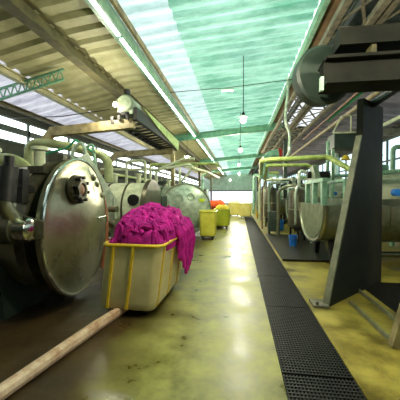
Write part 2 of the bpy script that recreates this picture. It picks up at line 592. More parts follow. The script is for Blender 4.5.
t = thing('strip_light', 'long fluorescent strip in the row under the roof valley', 'light', (-2.63, 3, 5.0), 'fluorescent strips along the roof valley')
MB().box(-2.68, -2.56, 3.0, 5.9, 5.06, 5.14).build('housing', M['mint'], t, smooth=False)
MB().cyl((-2.635, 3.03, 5.035), (-2.635, 5.87, 5.035), 0.024, seg=10).cyl((-2.595, 3.03, 5.035), (-2.595, 5.87, 5.035), 0.024, seg=10).build('tube', M['tube'], t)
for i in range(1, 15):
    dup(t, (-2.63, 3 + 3.0 * i, 5.0), t['label'])
t = thing('batten_light', 'small lit batten lamp on the cross wire under the green roof', 'light', (-0.4, 9.6, 5.05))
MB().box(-0.62, -0.18, 9.56, 9.64, 5.11, 5.16).build('housing', M['mint'], t, smooth=False)
MB().cyl((-0.6, 9.6, 5.085), (-0.2, 9.6, 5.085), 0.022).build('tube', M['tube'], t)
tag(MB().sweep([(-2.4, 9.6, 5.13), (-0.4, 9.6, 5.185), (2.42, 9.6, 5.40)], 0.012, 6).build('cross_wire', M['black']),
    'thin dark wire stretched across the bay under the green roof', 'wire')
tag(MB().sweep([(XL, 8.2, 4.05), (-5.5, 8.1, 4.0), (-3.7, 7.7, 4.02)], 0.014, 6).build('feed_cable', M['black']),
    'dark cable hanging between the left windows and the hoist motor', 'cable')


# ------------------------------------------------------------------ dye vessels on the left
def ring_pts(c, d, r, n=48):
    u, v, d = basis(d)
    return [Vector(c) + u * r * math.cos(2 * PI * k / n) + v * r * math.sin(2 * PI * k / n) for k in range(n)]


def dish(mb, c, nrm, rad, depth, thick, seg=64):
    prof = []
    for k in range(15):
        a = k / 14
        prof.append((depth * (1 - a * a) + 0.0, max(0.001, rad * 0.93 * a)))
    prof += [(0.0, rad * 0.94), (0.0, rad), (-thick, rad), (-thick, rad * 0.93), (-thick * 0.5 - 0.02, rad * 0.92), (depth * 0.4 - thick, 0.001)]
    return mb.lathe(c, nrm, prof, seg)


def vessel(y, label, skin, doorskin, tdeg=90, xm=-2.42, near=False, r=0.95, zc_=1.12, door_c=None, door_t=None, L=2.9, parts=True):
    """horizontal kier lying across the hall, its mouth towards the aisle"""
    t = thing('dye_vessel', label, 'dye machine', (xm - L / 2, y, 0), 'horizontal dye vessels along the left side')
    sh = MB().lathe((xm, y, zc_), (-1, 0, 0), [(0, r * 0.93), (L - 0.5, r * 0.93), (L - 0.3, r * 0.85), (L - 0.12, r * 0.6), (L, 0.01)], 56).build('shell', skin, t)
    MB().lathe((xm + 0.02, y, zc_), (-1, 0, 0), [(0, r * 0.90), (0, r * 1.03), (0.14, r * 1.03), (0.14, r * 0.94)], 56).build('mouth_flange', M['steel_d'], t)
    for k in range(3):
        MB().lathe((xm - 0.7 - 0.6 * k, y, zc_), (-1, 0, 0), [(0, r * 0.93), (0, r * 0.955), (0.05, r * 0.955), (0.05, r * 0.93)], 56).build('band', M['steel_d'], t)
    for xx in (xm - 0.55, xm - L + 0.7):
        MB().prism([(xx, y - 0.75, 0), (xx, y + 0.75, 0), (xx, y + 0.85, zc_ - 0.35), (xx, y + 0.45, zc_ - 0.72), (xx, y - 0.45, zc_ - 0.72), (xx, y - 0.85, zc_ - 0.35)], (0.12, 0, 0)).build('saddle', M['dgreen'], t, smooth=False)
    # nozzles on top
    for xx in (xm - 0.5, xm - 1.3, xm - 2.0):
        nz = MB().cyl((xx, y, zc_ + r * 0.9), (xx, y, zc_ + r * 1.25), 0.07).lathe((xx, y, zc_ + r * 1.2), (0, 0, 1), [(0, 0.12), (0.05, 0.12)], 16).build('nozzle', M['cream'], t)
    c = door_c or (xm + 0.16, y, zc_)
    a = R(door_t if door_t is not None else tdeg)
    nrm = Vector((math.sin(a), -math.cos(a), 0))
    d = dish(MB(), c, nrm, r * 1.04, 0.16, 0.09).build('door', doorskin, t)
    return t, c, nrm, d


# near vessel
VY = 3.82
t, c, nrm, door = vessel(VY, 'big dull steel dye vessel with dished door, left of the magenta cart', M['steel'], M['steel'], tdeg=96, xm=-2.44, r=0.93, zc_=1.10, L=3.0)
c = Vector(c)
u, v, d = basis(nrm)
if u.y > 0: u = -u       # u runs towards the camera side of the door
v = Vector((0, 0, 1))


def on(a, b, h=0.0):
    """point on the door: a towards the camera, b up, h out of the door"""
    return c + u * a + v * b + Vector(nrm) * h


MB().sweep(ring_pts(on(0, 0, -0.02), nrm, 0.955, 64), 0.025, 8, closed=True).build('door_rim', M['chrome'], door)
hubc = on(0.40, 0.52, 0.09)
MB().lathe(hubc, nrm, [(0, 0.19), (0.06, 0.19), (0.06, 0.13), (0.12, 0.13), (0.12, 0.09), (0.02, 0.085)], 28).build('manhole_flange', M['steel_d'], door)
MB().lathe(hubc, nrm, [(0.05, 0.085), (0.09, 0.08), (0.115, 0.05), (0.12, 0.002)], 20).build('manhole_glass', M['rust'], door)
for k in range(8):
    a = k * PI / 4 + 0.2
    p = hubc + u * 0.16 * math.cos(a) + v * 0.16 * math.sin(a)
    MB().cyl(p, p + Vector(nrm) * 0.13, 0.024, seg=6).build('clamp_bolt', M['black'], door)
p = on(-0.34, 0.1, 0.11)
MB().sweep([p + u * 0.12, p + u * 0.12 + Vector(nrm) * 0.07, p - u * 0.12 + Vector(nrm) * 0.07, p - u * 0.12], 0.016, 8, 0.03).build('door_handle', M['chrome'], door)
for (aa, bb) in ((-0.28, 0.72), (-0.42, 0.62), (-0.2, 0.55), (-0.6, 0.45)):
    p = on(aa, bb, 0.04)
    MB().lathe(p, nrm, [(0, 0.05), (0.05, 0.045), (0.06, 0.02), (0.061, 0.001)], 12).build('stud', M['steel'], door)
# hinge arm on the camera side
hp = on(1.09, 0.08, -0.26)
MB().cyl(hp + Vector(nrm) * -0.3, hp + Vector(nrm) * 0.05, 0.16, seg=28).lathe(hp + Vector(nrm) * -0.5, nrm, [(0, 0.24), (0.25, 0.24), (0.25, 0.1)], 28).build('hinge_boss', M['steel_d'], t)
MB().lathe(hp + Vector(nrm) * 0.0, nrm, [(0, 0.125), (0.2, 0.125), (0.22, 0.1), (0.23, 0.001)], 28).build('hinge_pin', M['chrome'], t)
MB().prism([hp + v * 0.18 + Vector(nrm) * -0.02, hp - v * 0.16 + Vector(nrm) * -0.02, on(0.97, -0.04, -0.06), on(0.97, 0.16, -0.06)], Vector(nrm) * 0.08).build('hinge_arm', M['steel_d'], t, bevel=0.01)
MB().sweep([hp + v * 0.1 + Vector(nrm) * 0.02, hp + v * 0.24 + u * 0.10, hp + v * 0.34 + u * 0.11], [0.09, 0.075, 0.07], 14).build('hinge_link', M['steel'], t)
MB().cyl(hp + u * 0.10 + v * 0.30, hp + u * 0.04 + v * 0.66, 0.095, seg=18).cyl(hp + v * 0.64 + u * 0.04, hp + v * 0.78 + u * 0.03, 0.05).build('actuator', M['black'], t)
MB().bar(hp - u * 0.14 + v * 0.28, hp - u * 0.16 + v * 0.66, 0.1, 0.12).bar(hp - u * 0.1 + v * 0.5, hp - u * 0.34 + v * 0.42, 0.08, 0.08).build('latch', M['black'], t)
for k in range(14):
    a = k * 2 * PI / 14
    p = Vector((-2.44 - 0.07, VY + 0.98 * math.cos(a), 1.10 + 0.98 * math.sin(a)))
    if abs(k - 8) > 1 and abs(k - 7) > 0:
        MB().bar(p - Vector((0.1, 0, 0)), p + Vector((0.12, 0, 0)), 0.09, 0.09).build('lock_tooth', M['steel_d'], t, smooth=False)

# open-doored vessel in the middle distance
t, c2, nrm2, door2 = vessel(8.8, 'cream painted dye vessel with round black port and pale door swung open', M['cream'], M['pale'],
                      xm=-2.75, r=0.93, zc_=1.08, door_c=(-2.02, 10.5, 1.02), door_t=10, L=2.7)
MB().cyl((-3.1, 7.93, 1.40), (-3.1, 8.05, 1.42), 0.15, seg=24).lathe((-3.1, 7.94, 1.40), (0, -1, 0), [(0, 0.17), (0.04, 0.17), (0.04, 0.12)], 24).build('port', M['black'], t)
MB().box(-3.0, -2.7, 9.6, 10.35, 0.7, 1.5).build('hinge', M['dgreen'], t)
c2 = Vector(c2); n2 = Vector(nrm2); u2 = Vector((math.cos(R(10)), math.sin(R(10)), 0)); v2 = Vector((0, 0, 1))
MB().sweep(ring_pts(c2, n2, 0.96, 48), 0.028, 8, closed=True).build('door_rim', M['steel'], door2)
for (aa, bb, rr) in ((-0.22, 0.42, 0.13), (0.2, 0.45, 0.15)):
    MB().lathe(c2 + u2 * aa + v2 * bb + n2 * 0.06, n2, [(0, rr), (0.08, rr), (0.08, rr * 0.6), (0.03, rr * 0.55), (0.02, 0.002)], 20).build('sight_glass', M['pale'], door2)
for (aa, bb, wd) in ((0.62, 0.28, 0.2), (0.42, 0.0, 0.2)):
    p = c2 + u2 * aa + v2 * bb + n2 * 0.085
    MB().prism([p - u2 * wd / 2, p + u2 * wd / 2, p + u2 * wd / 2 + v2 * 0.11, p - u2 * wd / 2 + v2 * 0.11], n2 * 0.02).build('label_plate', M['hiyellow'], door2, smooth=False)

for (yy, lb, sk) in ((13.4, 'closed pale vessel directly behind the open door of the cream vessel', 'pale'), (18.6, 'closed vessel at the left, farther down beyond the carts', 'cream'), (24.5, 'smallest closed vessel at the left near the far end', 'cream')):
    vessel(yy, lb, M[sk], M['pale'], xm=-2.9, r=0.93, zc_=1.12, L=2.6)

# framework and hose right of the near door
t = thing('hose_stand', 'pale green steel upright with orange hose behind the near vessel door', 'hose stand', (-2.6, 5.2, 0))
MB().bar((-2.95, 4.98, 2.30), (-2.5, 5.3, 1.35), 0.07, 0.22).bar((-2.5, 5.3, 1.5), (-2.45, 5.3, 0), 0.08, 0.1).build('upright', M['pale'], t)
MB().box(-2.62, -2.3, 5.16, 5.5, 0, 0.7).build('base_box', M['steel_d'], t, bevel=0.02)
MB().sweep([(-2.82, 4.95, 2.05), (-2.62, 4.98, 1.75), (-2.5, 5.0, 1.3), (-2.5, 5.02, 0.7), (-2.6, 5.05, 0.15)], 0.04, 10, 0.2).build('hose', M['hose'], t)
MB().cyl((-2.42, 5.1, 1.0), (-2.28, 5.05, 1.0), 0.1, seg=20).build('gauge', M['steel'], t)
MB().cyl((-2.46, 5.1, 1.28), (-2.3, 5.06, 1.28), 0.06).build('gauge', M['steel'], t)


def pipe(name, pts, r, m, label, cat='pipe', bend=0.2, flanges=(), group=None):
    t = thing(name, label, cat, pts[0] if pts[0][2] < 0.1 else (pts[0][0], pts[0][1], pts[0][2]), group)
    MB().sweep(pts, r, 14, bend).build('pipe_run', m, t)
    for (p, d) in flanges:
        MB().lathe(p, d, [(-0.025, r * 1.45), (0.025, r * 1.45)], 16).build('flange', m, t)
    return t


pipe('steam_pipe', [(-6.6, 5.6, 2.35), (-4.95, 5.6, 2.35), (-4.6, 5.6, 2.1), (-4.6, 5.6, 1.85)], 0.13, M['pipe_cg'], 'fat creamy green pipe ending in an elbow left of the near vessel top', bend=0.3, flanges=[((-5.4, 5.6, 2.35), (1, 0, 0))])
pipe('steam_pipe', [(-5.9, 7.2, 1.9), (-5.9, 7.2, 3.05), (-4.9, 7.25, 2.95), (-3.6, 7.4, 2.62), (-3.6, 7.4, 1.9)], 0.12, M['pipe_cg'], 'fat creamy green pipe arching over the near vessel behind the tan brace', bend=0.35, flanges=[((-5.9, 7.2, 2.4), (0, 0, 1))])
pipe('hook_pipe', [(-3.3, 5.2, 2.0), (-3.3, 5.2, 2.45), (-3.1, 5.2, 2.62), (-3.0, 5.2, 2.4), (-3.05, 5.2, 2.1)], 0.035, M['pale'], 'thin pale double hooked pipe standing above the near door', bend=0.12)
pipe('hook_pipe', [(-3.15, 5.35, 2.0), (-3.12, 5.35, 2.5), (-2.95, 5.35, 2.6), (-2.88, 5.35, 2.1)], 0.03, M['mint'], 'thin mint hooked pipe beside the pale one above the near door', bend=0.12)
pipe('branch_pipe', [(-5.2, 6.6, 0), (-5.2, 6.6, 2.55), (-4.3, 6.6, 2.75), (-4.1, 6.6, 2.95), (-3.6, 6.6, 2.6)], 0.03, M['green'], 'thin bright green pipe zigzagging above the near vessel', bend=0.08)

# distant pipework on the left
DP = [
    ([(-5.6, 10.8, 2.6), (-3.2, 10.8, 2.55), (-1.9, 10.8, 2.75), (-1.75, 10.8, 2.6)], 0.05, 'cream', 'cream pipe crossing just above the cream vessel'),
    ([(-4.0, 9.6, 1.9), (-4.0, 9.6, 2.75), (-3.3, 9.6, 2.78), (-3.3, 9.6, 2.0)], 0.05, 'cream', 'cream square pipe loop standing on the cream vessel'),
    ([(-3.5, 11.6, 0), (-3.5, 11.6, 2.6), (-2.4, 11.9, 3.1), (-1.9, 11.9, 3.1)], 0.06, 'cream', 'cream pipe rising slantwise behind the open pale door'),
    ([(-3.9, 12.0, 2.9), (-0.95, 12.2, 2.92), (-0.9, 12.2, 2.75)], 0.055, 'lime', 'long level lime pipe between hoist rail and open door'),
    ([(-3.4, 12.3, 1.0), (-2.6, 12.3, 2.1), (-1.9, 12.3, 2.9)], 0.05, 'cream', 'slanting cream pipe left of the open pale door'),
    ([(-4.8, 14.8, 0), (-4.8, 14.8, 3.2), (-3.2, 15.0, 3.2), (-3.2, 15.0, 2.0)], 0.07, 'cream', 'tall cream pipe gate behind the cream vessel'),
    ([(-6.9, 14.5, 0), (-6.9, 14.5, 2.7), (-6.9, 30, 2.7), (-6.9, 30, 0)], 0.08, 'lime', 'lime main running away along the left wall'),
    ([(-3.4, 16.0, 3.3), (-1.9, 16.2, 2.9), (-1.6, 22, 2.9)], 0.09, 'cream', 'cream pipe bending away towards the far end left of aisle'),
    ([(-2.6, 20.0, 0), (-2.6, 20.0, 3.0), (-1.7, 20.0, 3.2)], 0.08, 'mint', 'mint upright pipe far down the left side'),
    ([(-4.6, 8.0, 1.9), (-4.6, 8.0, 2.4), (-5.4, 8.0, 2.4), (-5.4, 8.0, 1.2)], 0.06, 'mint', 'mint pipe bow left of the cream vessel'),
]
for pts, r_, m_, lb in DP:
    pipe('process_pipe', pts, r_, M[m_], lb, bend=0.15)
for (x, y_, z, lb) in ((-3.7, 10.2, 1.9, 'cluster of dark valves on top of the cream vessel'), (-3.78, 13.4, 2.05, 'cluster of dark valves behind the open pale door')):
    t = thing('valve_cluster', lb, 'valve', (x, y_, z))
    MB().cyl((x - 0.25, y_, z + 0.12), (x + 0.25, y_, z + 0.12), 0.07).build('valve_body', M['dgreen'], t)
    MB().cyl((x, y_, z + 0.12), (x, y_, z + 0.4), 0.025).build('stem', M['steel'], t)
    MB().sweep(ring_pts((x, y_, z + 0.4), (0, 0, 1), 0.13, 24), 0.018, 6, closed=True).bar((x - 0.13, y_, z + 0.4), (x + 0.13, y_, z + 0.4), 0.02, 0.02).build('handwheel', M['black'], t)

# control cabinets left middle distance
for (x, y_, w_, h_, mm, lb) in ((-4.7, 11.2, 0.7, 1.9, 'mint', 'mint control cabinet left of the cream vessel'), (-3.4, 16.6, 0.9, 1.7, 'pale', 'pale cabinet standing past the open door')):
    t = thing('control_cabinet', lb, 'cabinet', (x, y_, 0))
    MB().box(x - w_ / 2, x + w_ / 2, y_, y_ + 0.5, 0, h_).build('body', M[mm], t, bevel=0.015)
    dd = MB().box(x - w_ / 2 + 0.04, x + w_ / 2 - 0.04, y_ - 0.02, y_, 0.1, h_ - 0.06).build('door', M[mm], t, bevel=0.006)
    MB().cyl((x + w_ / 2 - 0.1, y_ - 0.05, h_ * 0.5), (x + w_ / 2 - 0.1, y_ - 0.05, h_ * 0.6), 0.012).build('handle', M['chrome'], dd)

# ------------------------------------------------------------------ hoist rail with arms on the left
t = thing('hoist_rail', 'dark overhead hoist rail with tan arms, motor and glowing lamp', 'hoist', (-3.2, 7.5, 3.4))
g = MB()
g.bar((-2.86, 7.5, 3.82), (-2.86, 12.8, 3.82), 0.10, 0.34).bar((-3.55, 7.5, 3.66), (-3.55, 12.8, 3.66), 0.08, 0.20)
for k in range(14):
    yy = 7.6 + k * 0.4
    g.bar((-2.86, yy, 3.66), (-3.55, yy, 3.58), 0.07, 0.06)
    g.bar((-2.86, yy, 3.68), (-3.55, yy + 0.4, 3.62), 0.05, 0.04)
g.build('rail', M['black'], t)
MB().prism([(-2.80, 7.9, 4.10), (-2.80, 12.7, 4.04), (-2.80, 12.7, 3.58), (-2.80, 9.4, 3.86)], (0.04, 0, 0)).build('side_plate', M['lime'], t, smooth=False)
MB().lathe((-3.2, 7.55, 4.14), (0, 1, 0), [(0, 0.2), (0.04, 0.25), (0.7, 0.25), (0.78, 0.16)], 20).box(-3.42, -2.98, 7.6, 8.3, 3.84, 4.0).build('motor', M['motor'], t)
MB().cyl((-3.2, 7.75, 4.38), (-3.2, 7.75, 4.52), 0.09).lathe((-3.2, 7.75, 4.5), (0, 0, 1), [(0, 0.1), (0.08, 0.08), (0.1, 0.01)], 16).build('motor_cap', M['black'], t)
MB().box(-3.36, -3.28, 7.44, 7.5, 3.64, 3.84).box(-3.12, -3.04, 7.44, 7.5, 3.64, 3.84).box(-3.36, -3.04, 7.44, 7.5, 3.78, 3.86).build('bracket', M['black'], t)
MB().lathe((-3.42, 7.5, 4.08), (-0.4, -1, 0), [(0, 0.05), (0.04, 0.07), (0.07, 0.055), (0.09, 0.001)], 14).build('lamp_bulb', M['flood'], t)
_l = bpy.data.lights.new('flood_light', 'POINT')
_l.energy = 100; _l.color = (1.0, 0.95, 0.78); _l.shadow_soft_size = 0.08
_lo = bpy.data.objects.new('flood_light', _l)
C.objects.link(_lo); _lo.parent = t; _lo.location = (-0.42, -0.35, 0.50)
for (yy, x0, lbl) in ((7.62, -5.5, ''), (12.4, -5.75, '')):
    ar = MB().bar((x0, yy, 3.40), (-2.95, yy, 3.56), 0.2, 0.27).build('arm', M['tan'], t, bevel=0.01)
    MB().bar((x0 + 0.05, yy, 3.42), (x0 - 0.85, yy - 0.1, 2.30), 0.2, 0.2).build('brace', M['tan'], t, bevel=0.01)
    MB().bar((x0 - 0.85, yy - 0.1, 2.35), (x0 - 0.85, yy - 0.1, 0), 0.14, 0.14).build('post', M['tan'], t, bevel=0.01)

# dark items under the near vessel
tag(MB().sweep([(-4.6, 2.6, 0.04), (-3.3, 2.5, 0.04), (-2.7, 2.6, 0.04)], 0.035, 8).build('drain_pipe', M['steel_d']), 'thin dull pipe running low under the near vessel', 'pipe')


# ------------------------------------------------------------------ carts
def rrect(cx, cy, wx, wy, rad, z, n=6):
    pts = []
    for (sx, sy, a0) in ((1, 1, 0), (-1, 1, 90), (-1, -1, 180), (1, -1, 270)):
        for k in range(n + 1):
            a = R(a0 + 90 * k / n)
            pts.append(Vector((cx + sx * (wx / 2 - rad) + rad * math.cos(a), cy + sy * (wy / 2 - rad) + rad * math.sin(a), z)))
    return pts


def cart(x, y, wx, ly, z1, m, label, rot=0.0, shift=0.0, ribs=True, group='laundry carts', z0=0.13, bs=0.9):
    """x = centre, y = near end"""
    cx, cy = x, y + ly / 2
    t = thing('laundry_cart', label, 'cart', (cx, cy, 0), group)
    R_ = []
    for (z, s, sx) in ((z0, bs, shift), (z0 + 0.03, bs + 0.04, shift), (z0 + 0.1, bs + 0.06, shift), (z1, 1.0, 0)):
        R_.append(rrect(cx + sx * (z1 - z) / (z1 - z0), cy, wx * s, ly * (s if s > 0.97 else s), 0.1, z))
    for (z, s) in ((z1, 0.95), (z0 + 0.12, 0.9)):
        R_.append(rrect(cx + shift * (z1 - z) / (z1 - z0), cy, wx * s, ly * s, 0.09, z))
    body = MB().loft(R_).build('tub', m, t)
    rim = rrect(cx, cy, wx + 0.02, ly + 0.02, 0.11, z1 + 0.005)
    MB().sweep(rim, 0.022, 8, closed=True).build('rim', M['yellow'] if ribs else m, t)
    if ribs:
        for fx in (-0.30, 0.04):
            MB().bar((cx + fx * wx, y - 0.010, z1 - 0.01), (cx + fx * wx + shift, y + ly * 0.005 - 0.010, z0 + 0.03), 0.035, 0.03).build('rib', M['yellow'], t)
        for fy in (0.10, 0.42, 0.75):
            MB().bar((cx + wx / 2 + 0.004, y + fy * ly, z1 - 0.01), (cx + wx * 0.5 * (bs + 0.05) + shift + 0.006, y + fy * ly, z0 + 0.04), 0.04, 0.02).build('rib', M['yellow'], t)
    MB().box(cx + shift - wx * 0.38, cx + shift + wx * 0.38, cy - ly * 0.4, cy + ly * 0.4, z0 - 0.03, z0 + 0.005).build('base_frame', M['black'], t)
    for sx in (-1, 1):
        for sy in (-1, 1):
            px, py = cx + shift + sx * wx * 0.30, cy + sy * ly * 0.36
            f = MB().box(px - 0.035, px + 0.035, py - 0.03, py + 0.03, 0.07, z0 - 0.02).build('caster', M['black'], t)
            MB().cyl((px - 0.018, py, 0.05), (px + 0.018, py, 0.05), 0.05, seg=18).build('wheel', M['black'], f)
    if rot: t.rotation_euler.z = rot
    return t


cart(-1.29, 3.30, 0.76, 1.45, 0.92, M['tub'], 'beige plastic laundry cart with yellow strips, heaped with magenta cloth', shift=-0.10, rot=R(-2), z0=0.10, bs=0.93)
cart(-1.08, 9.5, 0.56, 0.8, 0.98, M['tub_y'], 'bright yellow laundry cart beside the open pale vessel door', ribs=False)
cart(-0.78, 12.7, 0.72, 1.2, 0.88, M['tub_g'], 'yellow-green laundry cart holding yellow cloth, right of the bright yellow cart', ribs=False)
cart(-1.25, 14.8, 1.0, 1.2, 0.92, M['red'], 'cart heaped with orange cloth behind the yellow-green cart', ribs=False)
cart(0.40, 18.6, 0.8, 1.1, 0.95, M['tub_c'], 'cream-yellow laundry cart standing at the far end of the grating', ribs=False)
cart(-0.35, 20.2, 0.8, 1.1, 0.93, M['tub_c'], 'pale cart with cream cloth left of the cream-yellow cart', ribs=False)


def heap(name, cx, cy, wx, wy, zb, h, m, label, res=60, amp=0.05, freq=5.0, ropes=0, asym=0.0):
    mb = MB()
    vs = []
    seedv = Vector((cx * 3.3, cy * 1.7, 0))

    def Z(u_, v_):
        ru = abs(u_) ** 3.4 + abs(v_) ** 3.4
        base = max(0.0, 1 - ru) ** 0.5
        p = Vector((u_ * wx, v_ * wy, 0)) + seedv
        wv = noise.noise_vector(p * 1.7) * 0.35
        rg = 1 - abs(noise.noise((p + wv) * freq)) * 2
        rg2 = 1 - abs(noise.noise((p + wv * 1.6) * freq * 2.3)) * 2
        hl = noise.noise(p * 2.1) * 0.22 + asym * v_
        return zb + h * base * (1 + hl) + base ** 0.5 * (amp * rg + amp * 0.5 * rg2)
    N = res
    for j in range(N + 1):
        for i in range(N + 1):
            u_, v_ = 2 * i / N - 1, 2 * j / N - 1
            # map the square onto a rounded one
            k = 1.0 / max(1.0, (abs(u_) ** 5 + abs(v_) ** 5) ** 0.2)
            uu, vv = u_ * k, v_ * k
            z = Z(uu * 0.999, vv * 0.999)
            vs.append((cx + uu * wx / 2, cy + vv * wy / 2, z))
    fs = []
    for j in range(N):
        for i in range(N):
            a = j * (N + 1) + i
            fs.append((a, a + 1, a + N + 2, a + N + 1))
    top = len(vs)
    # flat underside
    per = [i for i in range(N + 1)] + [j * (N + 1) + N for j in range(1, N + 1)] + [N * (N + 1) + i for i in range(N - 1, -1, -1)] + [j * (N + 1) for j in range(N - 1, 0, -1)]
    low = []
    for i in per:
        low.append(len(vs)); vs.append((vs[i][0] * 0.96 + cx * 0.04, vs[i][1] * 0.96 + cy * 0.04, zb - 0.1))
    nP = len(per)
    for k in range(nP):
        fs.append((per[k], low[k], low[(k + 1) % nP], per[(k + 1) % nP]))
    fs.append(tuple(low))
    mb.add(vs, fs)
    rnd = random.Random(5)
    for k in range(ropes):
        u0, v0 = rnd.uniform(-0.8, 0.8), rnd.uniform(-0.9, 0.8)
        ang = rnd.uniform(0, 2 * PI)
        pts = []; rr = []
        nn = rnd.randint(9, 18)
        r0 = rnd.uniform(0.028, 0.055)
        for s_ in range(nn):
            u0 += math.cos(ang) * 0.075; v0 += math.sin(ang) * 0.05
            ang += rnd.uniform(-0.55, 0.55)
            if abs(u0) > 0.97 or abs(v0) > 0.97: break
            pts.append((cx + u0 * wx / 2, cy + v0 * wy / 2, Z(u0, v0) + r0 * 0.4)); rr.append(r0 * rnd.uniform(0.7, 1.2))
        if len(pts) > 3: mb.sweep(pts, rr, 7)
    o = mb.build(name, m)
    return tag(o, label, 'cloth', None)


hp_ = thing('cloth_heap', 'tangled heap of wet magenta cloth overflowing the near beige cart', 'cloth', (-1.30, 4.1, 0.9))
o = heap('heap', -1.27, 4.06, 0.78, 1.36, 0.92, 0.34, M['magenta'], '', res=130, amp=0.055, freq=4.5, ropes=150, asym=0.12)
del o['label']; del o['category']
o.parent = hp_; o.location = o.location - hp_.location; ORI[o.name] = ORI[hp_.name]
# strands hanging over the aisle side of the cart
rnd = random.Random(11)
for k in range(13):
    yy = 3.95 + k * 0.078
    zb = 0.30 + 0.14 * rnd.random() + (0.05 if k > 9 else 0) + (0.28 if k < 3 else 0)
    pts = [(-1.02, yy, 1.14), (-0.93, yy, 1.12), (-0.855 + rnd.uniform(-.01, .02), yy, 1.0)]
    for q in range(5):
        pts.append((-0.84 + rnd.uniform(-0.015, 0.02), yy + rnd.uniform(-0.02, 0.02), 0.92 - (0.92 - zb) * q / 4))
    MB().sweep(pts, [0.04, 0.05, 0.046, 0.034, 0.040, 0.028, 0.034, 0.022], 8, 0).build('hanging_strand', M['magenta'], hp_)
hp_.rotation_euler.z = R(-2)
# lip of cloth over the near edge
for k in range(6):
    x_ = -1.55 + k * 0.1
    MB().sweep([(x_, 3.75, 1.10 + rnd.uniform(0, .04)), (x_ + 0.03, 3.55, 1.04), (x_ + rnd.uniform(-.03, .05), 3.42, 0.955)], [0.05, 0.05, 0.03], 8).build('fold', M['magenta'], hp_)

heap('cloth_heap', -0.78, 13.3, 0.62, 1.1, 0.93, 0.12, M['yellowcloth'], 'heap of yellow cloth in the yellow-green cart', res=24, amp=0.03)
heap('cloth_heap', -1.25, 15.4, 0.98, 1.15, 0.98, 0.24, M['orange'], 'bright orange-red heap of cloth behind the yellow cloth', res=24, amp=0.03)
heap('cloth_heap', -0.35, 20.75, 0.78, 1.0, 0.99, 0.18, M['creamcloth'], 'low heap of cream cloth in the pale cart far down the aisle', res=20, amp=0.03)

tag(MB().sweep([(-2.05, 0.6, 0.065), (-1.78, 1.8, 0.065), (-1.60, 2.95, 0.065), (-1.50, 3.5, 0.06), (-1.45, 3.95, 0.05)], [0.06, 0.06, 0.065, 0.06, 0.045], 10).build('floor_hose', M['pinkhose']),
    'pale pinkish fat hose on the floor running under the magenta cart', 'hose')

# ------------------------------------------------------------------ right gantry
def leg(p0, p1, ptop, wtop, label_parent, thick=0.16):
    """tapered box leg: foot runs p0-p1 on the floor, top at ptop"""
    p0, p1, ptop = Vector(p0), Vector(p1), Vector(ptop)
    d = (p1 - p0).normalized()
    nrm_ = Vector((d.y, -d.x, 0)) * thick
    return MB().prism([p0, p1, ptop + d * wtop / 2, ptop - d * wtop / 2], -nrm_)


t = thing('gantry_frame', 'massive dark steel gantry with tapered legs filling the right foreground', 'gantry', (1.8, 4.6, 0))
_d = Vector((1.28, 1.33, 0))
_p = lambda s_, z_: Vector((1.18, 4.14, z_)) + _d * s_
la = MB().prism([_p(0, 0), _p(1, 0), _p(1, 3.1), _p(0.56, 3.1), _p(0.55, 2.5)], _d.cross(Vector((0, 0, 1))).normalized() * 0.10).build('leg', M['gantry'], t, smooth=False)
dd = (Vector((2.46, 5.47, 0)) - Vector((1.18, 4.14, 0))).normalized()
nn_ = Vector((dd.y, -dd.x, 0))
MB().bar(_p(-0.01, 0) + nn_ * 0.05, _p(0.54, 2.5) + nn_ * 0.05, 0.09, 0.03).build('flange_edge', M['gantry_e'], la)
MB().box(1.02, 1.22, 4.0, 4.26, 0, 0.03).cyl((1.08, 4.05, 0.03), (1.08, 4.05, 0.07), 0.02, seg=6).build('foot_plate', M['dust'], la)
lb = leg((1.62, 3.05, 0.0), (2.5, 2.4, 0.0), (2.65, 3.0, 3.05), 0.4, None).build('leg', M['gantry'], t, smooth=False)
MB().bar((1.60, 3.06, 0), (2.42, 3.1, 3.05), 0.09, 0.16).build('flange_edge', M['tan'], lb)
bm_ = MB().ibeam((1.12, 4.05, 3.18), (4.6, 4.05, 3.18), 0.42, 0.36, 0.04).bar((1.12, 4.05, 3.18), (4.6, 4.05, 3.18), 0.2, 0.34).build('cross_beam', M['beam_dark'], t, smooth=False)
MB().box(1.07, 1.11, 3.92, 4.0, 2.94, 3.12).build('end_plate', M['wall_pale'], bm_)
MB().bar((2.2, 4.2, 3.06), (2.2, 5.2, 3.06), 0.10, 0.08).bar((2.62, 4.1, 3.02), (2.62, 2.8, 3.02), 0.4, 0.14).build('bearer', M['black'], t)
MB().lathe((1.26, 4.42, 3.34), (0.25, -1, 0), [(-0.25, 0.1), (-0.2, 0.42), (0.0, 0.44), (0.03, 0.40), (0.04, 0.02)], 40).build('pulley_drum', M['dgreen'], t)
MB().bar((1.3, 4.05, 3.62), (4.6, 4.05, 3.62), 0.3, 0.22).build('upper_beam', M['beam_dark'], t, smooth=False)
for k in range(5):
    x = 1.7 + k * 0.6
    MB().box(x, x + 0.06, 3.94, 4.1, 3.36, 3.52).build('spacer', M['olive'], t)

tag(MB().bar((1.90, 5.15, 0.03), (1.89, 3.55, 0.03), 0.03, 0.05).build('floor_bar', M['gantry_e']), 'thin worn steel bar on the floor nearer the gantry leg, right one of two', 'bar')
tag(MB().bar((1.57, 4.22, 0.03), (1.58, 3.1, 0.03), 0.03, 0.05).build('floor_bar', M['gantry_e']), 'thin worn steel bar on the floor, left one of two', 'bar')
tag(MB().box(2.05, 3.6, 3.5, 5.3, 0, 0.012).build('floor_mat', M['grate'], smooth=False), 'dark mat on the floor behind the steel bars', 'mat')

